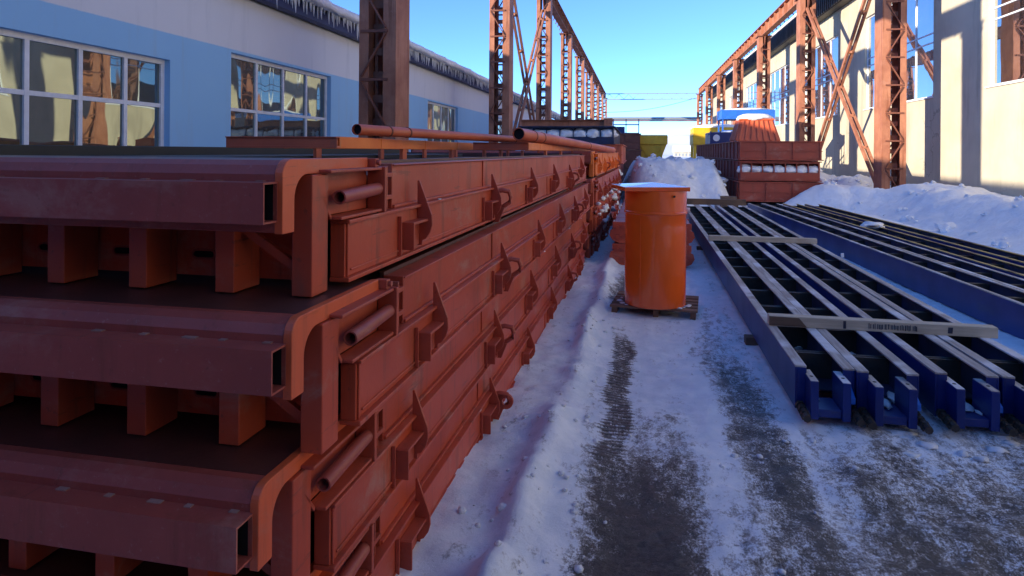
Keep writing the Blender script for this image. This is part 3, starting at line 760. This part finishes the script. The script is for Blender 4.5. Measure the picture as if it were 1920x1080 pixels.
lathe([(.335, 0), (.345, .008), (.345, .90), (.343, 1.030), (.346, 1.036), (.358, 1.044), (.358, 1.060), (.348, 1.068), (.350, 1.30)]).build('body', M['drum'], dr, smooth=35)
q = MB(); a_ = .365
q.bm.verts.ensure_lookup_table()
pts = [(-a_, -a_), (a_, -a_), (a_, a_), (-a_, a_)]
lo = [q.bm.verts.new((x, y, 1.301)) for x, y in pts]; md = [q.bm.verts.new((x, y, 1.346)) for x, y in pts]; tp = q.bm.verts.new((.08, .05, 1.382))
q.bm.faces.new(lo)
for i in range(4): q.bm.faces.new((lo[i], lo[(i + 1) % 4], md[(i + 1) % 4], md[i])); q.bm.faces.new((md[i], md[(i + 1) % 4], tp))
MB().bar((-.17, -.3015, .02), (-.17, -.3015, 1.03), .006, .012, (0, 1, 0)).build('weld_seam', M['drum'], dr)
sn = MB()
for i in range(14):
    a = random.uniform(0, 6.28); sn.blob((.22 + .40 * math.cos(a), 7.9 + .38 * math.sin(a), .118), random.uniform(.012, .035), i, 2, (1.4, 1.2, .4))
tag(sn.build('snow_specks', M['snow'], smooth='all'), 'bits of snow on the pallet around the foot of the orange drum', 'snow', kind='stuff')
lid = q.build('lid', M['drum'], dr, .003); lid.rotation_euler = (0, 0, R(14)); lid.location = (-.075, 0.02, 0)
MB().tube([(.19, -.305, 1.245), (.197, -.316, 1.245)], .012, 12).build('bolt_hole', M['hole'], dr)
MB().tube([(.352, .02, 1.08), (.385, .02, 1.08)], .022, 12).build('side_spout', M['white_frame'], dr, smooth=True)

# ------------------------------------------------------------------ two red ribbed troughs behind the drum
def make_trough(lab, z):
    r_ = empty('ribbed_trough', (.25, 10.9, z), -R(1.0), lab, 'trough', 'red ribbed troughs behind the drum')
    prof = [(-.50, 0.0), (-.62, .05), (-.67, .13), (-.65, .21), (-.59, .24), (-.62, .255), (-.62, .345), (.62, .345), (.62, .255), (.59, .24), (.65, .21), (.67, .13), (.62, .05), (.50, 0.0)]
    MB().prism([(x * .96, z_ * .96 + .01) for x, z_ in prof], 'y', 0.05, 6.4).build('shell', M['red_cell'], r_, .004)
    y = 0
    while y < 6.6:
        MB().prism(prof, 'y', y, y + .03).build('rib', M['red_hook'], r_, .003); y += .8
    for x in (-.54, -.44, .44, .54):
        for z_ in (.1, .26): MB().tube([(x, -.03, z_), (x, 0.02, z_)], .03, 8).build('bolt', M['red_hook'], r_)
    return r_
make_trough('lower red ribbed trough on the snow behind the orange drum', .02)
make_trough('upper red ribbed trough stacked behind the orange drum', .37)

# ------------------------------------------------------------------ blue twin-walled moulds on the right
def make_blue(W, Hh, L, ends=True, strip_mat='strip', sw=.075):
    r_ = empty('blue_mould')
    for s in (-1, 1):
        xo = s * W / 2; a, b_ = sorted((xo, xo - s * .012))
        wl_ = MB().box(a, b_, 0, L, 0, Hh - .013)
        a2, b2 = sorted((xo - s * .0125, xo - s * sw)); wl_.box(a2, b2, 0.0, .012, .02, Hh - .0135)
        wl_.box(*sorted((xo - s * .0125, xo - s * .05)), 0.013, L, 0, .012)
        wo = wl_.build('side_wall', M['blue'], r_, .003)
        a, b_ = sorted((xo, xo - s * sw))
        MB().box(a, b_, 0, L, Hh - .0125, Hh).build('top_flange', M[strip_mat], wo, .002)
        MB().box(*sorted((xo - s * .013, xo - s * .020)), .02, L, .02, Hh - .014).build('inner_lining', M['blue_in'], wo)
    xi = W / 2 - .021
    MB().box(-xi, xi, .25, L, .05, .062).build('floor_plate', M['blue_in'], r_)
    y = .5
    while y < L - .1:
        iv = MB(); iv.box(-xi, xi, y, y + .015, .0625, Hh - .05); iv.tube([(-xi, y + .08, Hh - .07), (xi, y + .08, Hh - .07)], .018, 8).box(-xi, xi, y + .11, y + .125, .0625, .16)
        iv.bar((-xi, y + .16, .10), (xi, y + .26, .18), .03, .03); y += .78
        iv.build('cross_bar', M['mud'], r_)
    if ends:
        fk = MB(); pw, pd = .052, .30; px = xi - .045
        for s in (-1, 1):
            a, b_ = sorted((s * px, s * (px - pw)))
            fk.box(a, b_, -.16, .10, -.01, Hh - .055)
        fk.box(-px + pw + .0005, px - pw - .0005, -.14, .10, .002, .055)
        fo = fk.build('fork_end', M['blue'], r_, .004)
        for s in (-1, 1):
            a, b_ = sorted((s * (px - .0), s * (px - pw))); MB().box(a + .002, b_ - .002, -.155, .09, Hh - .0548, Hh - .051).build('lit_top', M['strip'], fo)  # pale plate paints the light falling on each prong top
        for s in (-1, 1):
            xm = s * (px - pw / 2); MB().tube([(xm, -.06, Hh - .0508), (xm, -.06, Hh - .0495)], .012, 10).build('bolt_hole', M['hole'], fo)
        MB().prism([(-.10, Hh - .17), (.04, Hh - .10), (.04, Hh - .14), (-.10, Hh - .21)], 'x', px + .002, W / 2 - .022).build('wedge', M['bright_blue'], r_, .002)
        for s in (-1, 1):
            rd = MB()
            xm = s * (W / 2 - .028); rd.tube([(xm, .2, .045), (xm + .004, -.10, .03), (xm, -.24, .020)], [.020, .023, .026], 8)
            for k in range(3): rd.tube([(xm, -.02 - k * .07, .034 - k * .006), (xm, -.045 - k * .07, .032 - k * .006)], .034, 6)
            rd.build('tie_rod', M['mud'], r_)
    return r_
BL = frame(0.78)
bp = make_blue(.385, .30, 14.8)
bl_lab = ['blue twin walled mould at the left edge of the near blue row', 'second blue mould of the near row, its fork end next to the leftmost one',
          'third blue mould of the near row, set apart by a gap of blue wall', 'fourth blue mould of the near row, next to the higher blue beams']
for k, x in enumerate((1.225, 1.615, 2.12, 2.53)):
    o = bp if k == 0 else copy_tree(bp)
    o.location = BL(x, (4.95, 4.92, 4.98, 4.99)[k], .07 if k < 2 else .075); o.rotation_euler = (0, 0, -R(.78) + R((0, .05, -.03, .04)[k]))
    tag(o, bl_lab[k], 'mould', 'blue moulds of the near row')
BR = frame(-2.3)
b2 = make_blue(.42, .35, 15.5, False, 'strip', .05)
b3 = [b2]
br_lab = ['blue mould with the tall plain side, leftmost in the far blue row', 'blue mould with pale edges, second in the far blue row', 'blue mould with yellowed edges and a snow lump, third in the far row', 'dark blue mould at the foot of the snow bank, last in the far blue row']
for k, x in enumerate((4.28, 4.715, 5.27, 5.88)):
    o = b2 if k == 0 else copy_tree(b2)
    o.location = BR(x, 5.0, .012); o.rotation_euler = (0, 0, R(2.3))
    tag(o, br_lab[k], 'mould', 'blue moulds of the far row')
    if k >= 2:
        for ch in kids(o):
            for g in kids(ch):
                if g.name.startswith('top_flange'): g.data = g.data.copy(); g.data.materials[0] = M['strip_y']
o = MB().blob((0, 0, 0), .22, 5, 3, (1, .9, .35)).build('snow_lump', M['snow'], smooth='all'); o.location = BR(5.36, 14.6, .37)
tag(o, 'single rounded lump of snow lying on the blue moulds by the bank', 'snow')
o = MB().box(-.12, .12, -.1, .1, 0, .11).build('timber_block', M['timber_dark'], None, .006); o.location = BR(6.0, 9.6, .381); o.rotation_euler = (0, 0, R(12))
tag(o, 'short dark timber block lying on top of the far blue moulds', 'timber', 'timber blocks')
fr = MB()
for i in range(150):
    k = random.choice((0, 0, 1, 1, 2, 3)); xo = (1.225, 1.615, 2.12, 2.53)[k] + random.uniform(-.13, .13); y = 4.95 + 13 * random.random() ** 1.5
    r = random.uniform(.015, .06); fr.blob(BL(xo, y, .135 + r * .1), r, i, 2, (1, 2.4, .35), .5)
for i in range(40):
    y = 4.3 + random.random() * 1.0; r = random.uniform(.02, .06); fr.blob(BL(random.uniform(1.1, 2.9), y, r * .1), r, i + 300, 2, (1.3, 1, .4), .5)
tag(fr.build('frost_patches', M['snow'], smooth='all'), 'patches of frost and snow lying inside the blue moulds', 'snow', kind='stuff')
# battens and sleepers
def batten(x0, x1, y, z, h, d, rz, lab, mat='timber', marks=False):
    e = empty('timber_batten', BL(x0, y, z), -R(.78) + R(rz), lab, 'batten', 'timber battens across the blue moulds')
    bm_ = MB().box(0, x1 - x0, 0, d, 0, h); bo = bm_.build('plank', M[mat], e, .006)
    if marks:
        rr = random.Random(11); mk = MB()
        def tick(xa, wd, za, zb, sl=0.0): mk.prism([(xa, za), (xa + wd, za), (xa + wd + sl, zb), (xa + sl, zb)], 'y', -.0022, .001)
        x = .78
        while x < 1.14:
            tick(x, rr.uniform(.004, .008), .020 + rr.uniform(0, .006), .066 + rr.uniform(-.006, .004)); x += rr.choice((.0115, .013, .020))
        tick(.585, .022, .012, .076); tick(1.37, .034, .022, .070, .004)
        mk.build('ink_marks', M['ink'], e)
        MB().prism([(.0, .006), (.30, .006), (.24, .078), (.0, .082)], 'y', -.0012, .0005).build('brown_end_stain', M['timber_dark'], e)
    return e
batten(1.045, 2.78, 6.02, .372, .088, .10, -.6, 'pale timber batten with dark stamped marks lying across the near ends of the blue moulds', marks=True)
batten(1.05, 2.74, 11.6, .372, .085, .10, -.4, 'narrow green brown batten lying across the middle of the blue moulds', 'timber')
batten(.98, 2.75, 19.5, .372, .16, .15, 0, 'dark timber batten at the far end of the blue moulds', 'timber_dark')
for k, (y, lab) in enumerate(((6.75, 'wet timber sleeper whose end sticks out under the near blue moulds'), (13.0, 'wet timber sleeper under the middle of the near blue moulds'))):
    o = MB().box(0, 1.72, 0, .12, -.01, .069).build('timber_sleeper', M['timber_dark'], None, .006); o.location = BL(.96, y, 0)
    tag(o, lab, 'sleeper', 'timber sleepers under the blue moulds')
o = MB().box(0, .55, 0, .4, 0, .22).box(.02, .5, -.02, .42, .221, .40).build('timber_block', M['timber_dark'], None, .01); o.location = (2.75, 22.8, 0.0)
tag(o, 'stacked brown timber blocks under the corner of the red box mould', 'timber', 'timber blocks')
o = MB().box(-.02, .02, 0, .03, 0, .06).build('white_tag', M['white_frame'], None, .003); o.location = BL(2.75, 10.2, .37)
tag(o, 'small white tag sticking up between the blue moulds', 'tag')

# ------------------------------------------------------------------ red box moulds of the right stack
def make_cell(W, L, Hh, open_front, mat, ribs=0.95):
    r_ = empty('box_mould')
    b_ = MB()
    if open_front:
        b_.box(0, W, .35, L, 0, Hh).box(0, W, 0, .3495, 0, Hh * .42).box(0, W, 0, .3495, Hh * .93, Hh).box(0, .05, 0, .3495, Hh * .4205, Hh * .9295).box(W - .05, W, 0, .3495, Hh * .4205, Hh * .9295)
    else: b_.box(0, W, 0, L, 0, Hh)
    b_.build('body', M[mat], r_, .006)
    f = MB().box(-.05, W + .05, -.05, L, Hh + .0005, Hh + .035).box(-.05, W + .05, -.05, L, -.035, -.0005)
    f.build('flange', M[mat], r_, .004)
    if open_front:
        for k in range(1, 7): MB().box(W * k / 7 - .015, W * k / 7 + .015, .0, .3495, Hh * .4205, Hh * .9295).build('partition', M[mat], r_)
        sn_ = MB()
        for k in range(7):
            rr = random.Random(k + 40)
            sn_.blob((W * (k + .5) / 7 + rr.uniform(-.03, .03), .17, Hh * .58), W / 14 * 1.05, k + 9, 3, (1.35, .85, rr.uniform(.66, .9)), .22)
        tag(sn_.build('snow_fill', M['snow'], r_, smooth='all'), kind='stuff')
    else:
        MB().box(-.02, W + .02, -.03, -.001, Hh * .46, Hh * .50).build('waist_bar', M[mat], r_)
        for k in range(4): MB().box(W * (k + .02) / 3.1, W * (k + .02) / 3.1 + .03, -.05, -.0305, .0, Hh).build('rib', M[mat], r_)
    y = .3
    while y < L:
        MB().box(-.04, -.0005, y, y + .03, 0, Hh).build('rib', M[mat], r_)
        y += ribs
    return r_
c = make_cell(2.7, 16.5, .60, False, 'red_cell'); c.location = (3.55, 24.4, 1.62); tag(c, 'long top red box mould of the right stack, under the ribbed tub', 'mould', 'red box moulds of the right stack')
c = make_cell(2.62, 15.0, .62, True, 'red_cell'); c.location = (3.60, 24.5, .90); tag(c, 'middle red box mould of the right stack with snow in its row of cells', 'mould', 'red box moulds of the right stack')
c = make_cell(2.7, 15.0, .62, False, 'red_cell'); c.location = (3.55, 24.4, .18); tag(c, 'bottom red box mould of the right stack, partly buried by the snow bank', 'mould', 'red box moulds of the right stack')
# left far stack with snow-filled cells on top
c = make_cell(3.0, 8.0, .62, False, 'red_cell'); c.location = (-3.6, 21.6, 0.1); tag(c, 'lowest red box mould of the tall stack beyond the orange pipes', 'mould', 'red box moulds of the far left stack')
c = make_cell(3.0, 8.0, .62, True, 'red_cell'); c.location = (-3.55, 21.5, .80); tag(c, 'second lowest box mould of the tall stack beyond the orange pipes', 'mould', 'red box moulds of the far left stack')
c = make_cell(3.1, 8.0, .56, False, 'brick_orange'); c.location = (-3.55, 21.3, 1.49); tag(c, 'orange box mould below the snowy cells in the tall stack beyond the pipes', 'mould', 'red box moulds of the far left stack')
c = make_cell(3.0, 8.0, .52, True, 'blue_in'); c.location = (-3.7, 21.3, 2.10)
for ch in kids(c):
    if ch.name.startswith('snow_fill'): ch.scale = (1, 1, 1.0)
tag(c, 'dark top box mould of the tall far left stack, snow in its cells', 'mould', 'red box moulds of the far left stack')
e = empty('steel_beam', (-3.75, 21.6, 2.66), 0, 'rusty beam lying across the top of the tall far left stack', 'beam')
MB().box(0, 3.0, 0, .28, 0, .02).box(0, 3.0, .13, .15, .0205, .2).box(0, 3.0, 0, .28, .2005, .22).build('beam', M['oxide'], e)
MB().box(2.72, 2.99, -.02, .30, -.08, .26).build('end_plate', M['oxide'], e)

bk = empty('shade_hall', (0, -10, 0), 0, 'unseen hall added behind the standing point to block low sky', 'building')  # unseen hall, added to keep low sky off viewer-facing surfaces
MB().box(-6.6, 10.2, -6, 0, -.2, 6.2).build('wall', M['wall_left'], bk)
MB().prism([(-6.9, 6.201), (10.5, 6.201), (1.8, 7.6)], 'y', -6.3, .3).build('roof', M['dark_roof'], bk)
MB().box(-1.5, 3.5, .003, .06, -.2, 5).build('gate', M['blue'], bk)
for k, nm in enumerate(('bottom', 'second', 'third', 'top')):  # unseen stack, added to darken the mould fronts
    c = make_cell(3.0, 11.0, .62, False, 'red', 2.4); c.location = (-4.15, -11.9, .05 + k * .70); tag(c, nm + ' red box mould of the unseen stack added behind the standing point for shade', 'mould', 'unseen red box moulds added for shade')
# ribbed tub with a snow cap on the right stack
tbx = empty('ribbed_tub', (4.36, 26.3, 2.258), 0, 'orange red ribbed tub with a snow cap standing on the right stack', 'tub')
tbx.scale = (.86, .86, .96)
lv = [(.90, 0.0), (.90, .06), (.66, .80), (.70, .82), (.70, .88)]
bm = bmesh.new(); rings = []
for a_, z in lv: rings.append([bm.verts.new((x * a_, y * a_, z)) for x, y in ((-1, -1), (1, -1), (1, 1), (-1, 1))])
for A, B in zip(rings, rings[1:]):
    for i in range(4): bm.faces.new((A[i], A[(i + 1) % 4], B[(i + 1) % 4], B[i]))
bm.faces.new(rings[0]); bm.faces.new(rings[-1]); q = MB(); q.bm.free(); q.bm = bm
q.build('shell', M['brick_orange'], tbx, .01)
q = MB()
for k in range(7):
    f_ = -1 + 2 * (k + .5) / 7
    MB().bar((f_ * .90, -.93, .05), (f_ * .66, -.69, .80), .05, .07, (1, 0, 0)).build('rib', M['brick_orange'], tbx, .004)
    MB().bar((-.93, f_ * .90, .05), (-.69, f_ * .66, .80), .05, .07, (0, 1, 0)).build('rib', M['brick_orange'], tbx, .004)
MB().box(-1.05, 1.15, -1.02, 1.0, -.03, -.0005).build('base_flange', M['red'], tbx)
MB().blob((0, 0, .90), .78, 3, 3, (1, 1, .26), .15).build('snow_cap', M['snow'], tbx, smooth='all')

# blue table frame and blue bin farther along the right stack
bt_ = empty('blue_frame_table', (5.2, 35.5, 2.255), 0, 'bright blue steel frame with a roof plate on the far right stack', 'frame')
MB().box(-1.05, 1.5, -.9, .9, 1.25, 1.72).build('top_box', M['bright_blue'], bt_, .01)
for x in (-1.0, -.1, .75, 1.42):
    for y in (-.85, .80): MB().box(x, x + .07, y, y + .07, 0, 1.249).build('leg', M['bright_blue'], bt_)
MB().box(-.99, 1.48, -.84, -.78, .62, .70).box(-.99, 1.48, .81, .86, .62, .70).box(-.99, 1.48, -.84, -.78, .30, .36).build('side_rail', M['bright_blue'], bt_)
MB().blob((.3, 0, 1.74), 1.15, 8, 3, (1.05, .75, .10), .1).build('snow_cap', M['snow'], bt_, smooth='all')
bn = empty('blue_bin', (4.2, 33.0, 2.26), 0, 'dark blue open bin with a snowy end standing on the right stack', 'bin')
MB().box(-.75, 1.2, 0, .04, 0.0, .55).box(-.75, -.71, .0405, 2.2, 0, .55).box(1.16, 1.2, .0405, 2.2, 0, .55).box(-.70, 1.155, .05, 2.2, .0, .04).build('shell', M['blue'], bn, .006)
for x in (-.75, -.3, .2, .7, 1.14): MB().box(x, x + .05, -.04, -.0005, 0, .6).build('rib', M['blue'], bn)
MB().blob((.2, 1.1, .5), .85, 4, 3, (1, 1.2, .15)).build('snow_fill', M['snow'], bn, smooth='all')
MB().tube([(-.45, -.03, .28), (-.45, -.01, .28)], .16, 16).build('port', M['white_frame'], bn)
yb = empty('yellow_machine', (4.2, 44.5, 0), 0, 'tall yellow machine body with snow on top behind the blue frame', 'machine')
MB().box(-.6, 2.6, 0, 2.6, 2.35, 3.45).box(-.62, 2.62, -.02, 2.62, 2.86, 2.92).build('hopper', M['yellow'], yb, .03)
MB().prism([(-.6, 2.349), (2.6, 2.349), (1.8, 1.2), (.2, 1.2)], 'y', .3, 2.3).build('chute', M['yellow'], yb)
for x in (-.55, 2.4):
    for y in (.1, 2.3): MB().box(x, x + .16, y, y + .16, 0, 2.348).build('leg', M['yellow'], yb)
q = MB(); q.blob((1.0, 1.3, 3.47), 1.65, 6, 3, (1, .8, .14), .12); q.build('snow_cap', M['snow'], yb, smooth='all')

# yellow bunker and blue rack on the far left
yl = empty('yellow_bunker', (.85, 40, 0), 0, 'yellow steel bunker on legs in the shade at the end of the left row', 'bunker')
MB().box(-.95, .95, 0, 2.0, 2.3, 2.85).build('rim', M['yellow'], yl, .02)
MB().prism([(-.9, 2.299), (.9, 2.299), (.55, 1.35), (-.55, 1.35)], 'y', .15, 1.85).build('hopper', M['yellow'], yl)
for x in (-.62, .55):
    for y in (.1, 1.8): MB().box(x, x + .10, y, y + .10, 0, 2.298).build('leg', M['yellow'], yl)
MB().bar((-.57, .08, .5), (.6, .08, 2.2), .06, .08, (0, 1, 0)).bar((.6, .05, .5), (-.57, .05, 2.2), .06, .08, (0, 1, 0)).build('brace', M['yellow'], yl)
MB().box(-.9, .9, -.05, 1.9, .0, .06).build('base_frame', M['yellow'], yl)
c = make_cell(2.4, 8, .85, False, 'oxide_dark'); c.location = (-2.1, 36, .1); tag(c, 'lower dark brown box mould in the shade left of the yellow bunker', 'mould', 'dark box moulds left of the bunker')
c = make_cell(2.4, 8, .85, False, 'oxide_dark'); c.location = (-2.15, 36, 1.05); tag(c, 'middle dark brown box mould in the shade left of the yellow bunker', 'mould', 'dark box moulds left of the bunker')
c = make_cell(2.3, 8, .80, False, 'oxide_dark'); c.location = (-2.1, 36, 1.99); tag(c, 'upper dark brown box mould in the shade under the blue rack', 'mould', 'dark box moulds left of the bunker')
rk = empty('blue_rack', (-.75, 38, 2.84), 0, 'dark blue rack of open frames on the dark stack left of the yellow bunker', 'rack')
MB().box(-.5, .1, 0, .8, 0, .42).build('cabinet', M['blue'], rk, .01)
for x in (-.55, .15, .85): MB().box(x, x + .05, -.05, 0, 0, .85).build('post', M['blue'], rk)
MB().box(-.5, .9, -.05, -.001, .50, .56).box(-.5, .9, -.05, -.001, .02, .08).build('crossbar', M['blue'], rk)

# distant buildings beyond the yard
for (x, y, w_, h, lab, nm) in ((22, 330, 8, 3, 'low white house with a snowy roof far beyond the end of the alley', 'distant_house'), (6, 380, 8, 3, 'small pale house on the far snowy slope', 'distant_house')):
    d_ = empty(nm, (x, y, -1), 0, lab, 'house', 'houses beyond the yard')
    MB().box(-w_ / 2, w_ / 2, 0, 9, 0, h).build('wall', M['wall_right'], d_)
    MB().prism([(-.6, h + .01), (9.6, h + .01), (4.5, h + 3)], 'x', -w_ / 2 - .5, w_ / 2 + .5).build('roof', M['snow'], d_)
    for k in range(5): MB().box(-w_ / 2 + w_ * (k + .3) / 5, -w_ / 2 + w_ * (k + .3) / 5 + .7, -.06, -.005, 1, 2.2).build('window', M['steel'], d_)
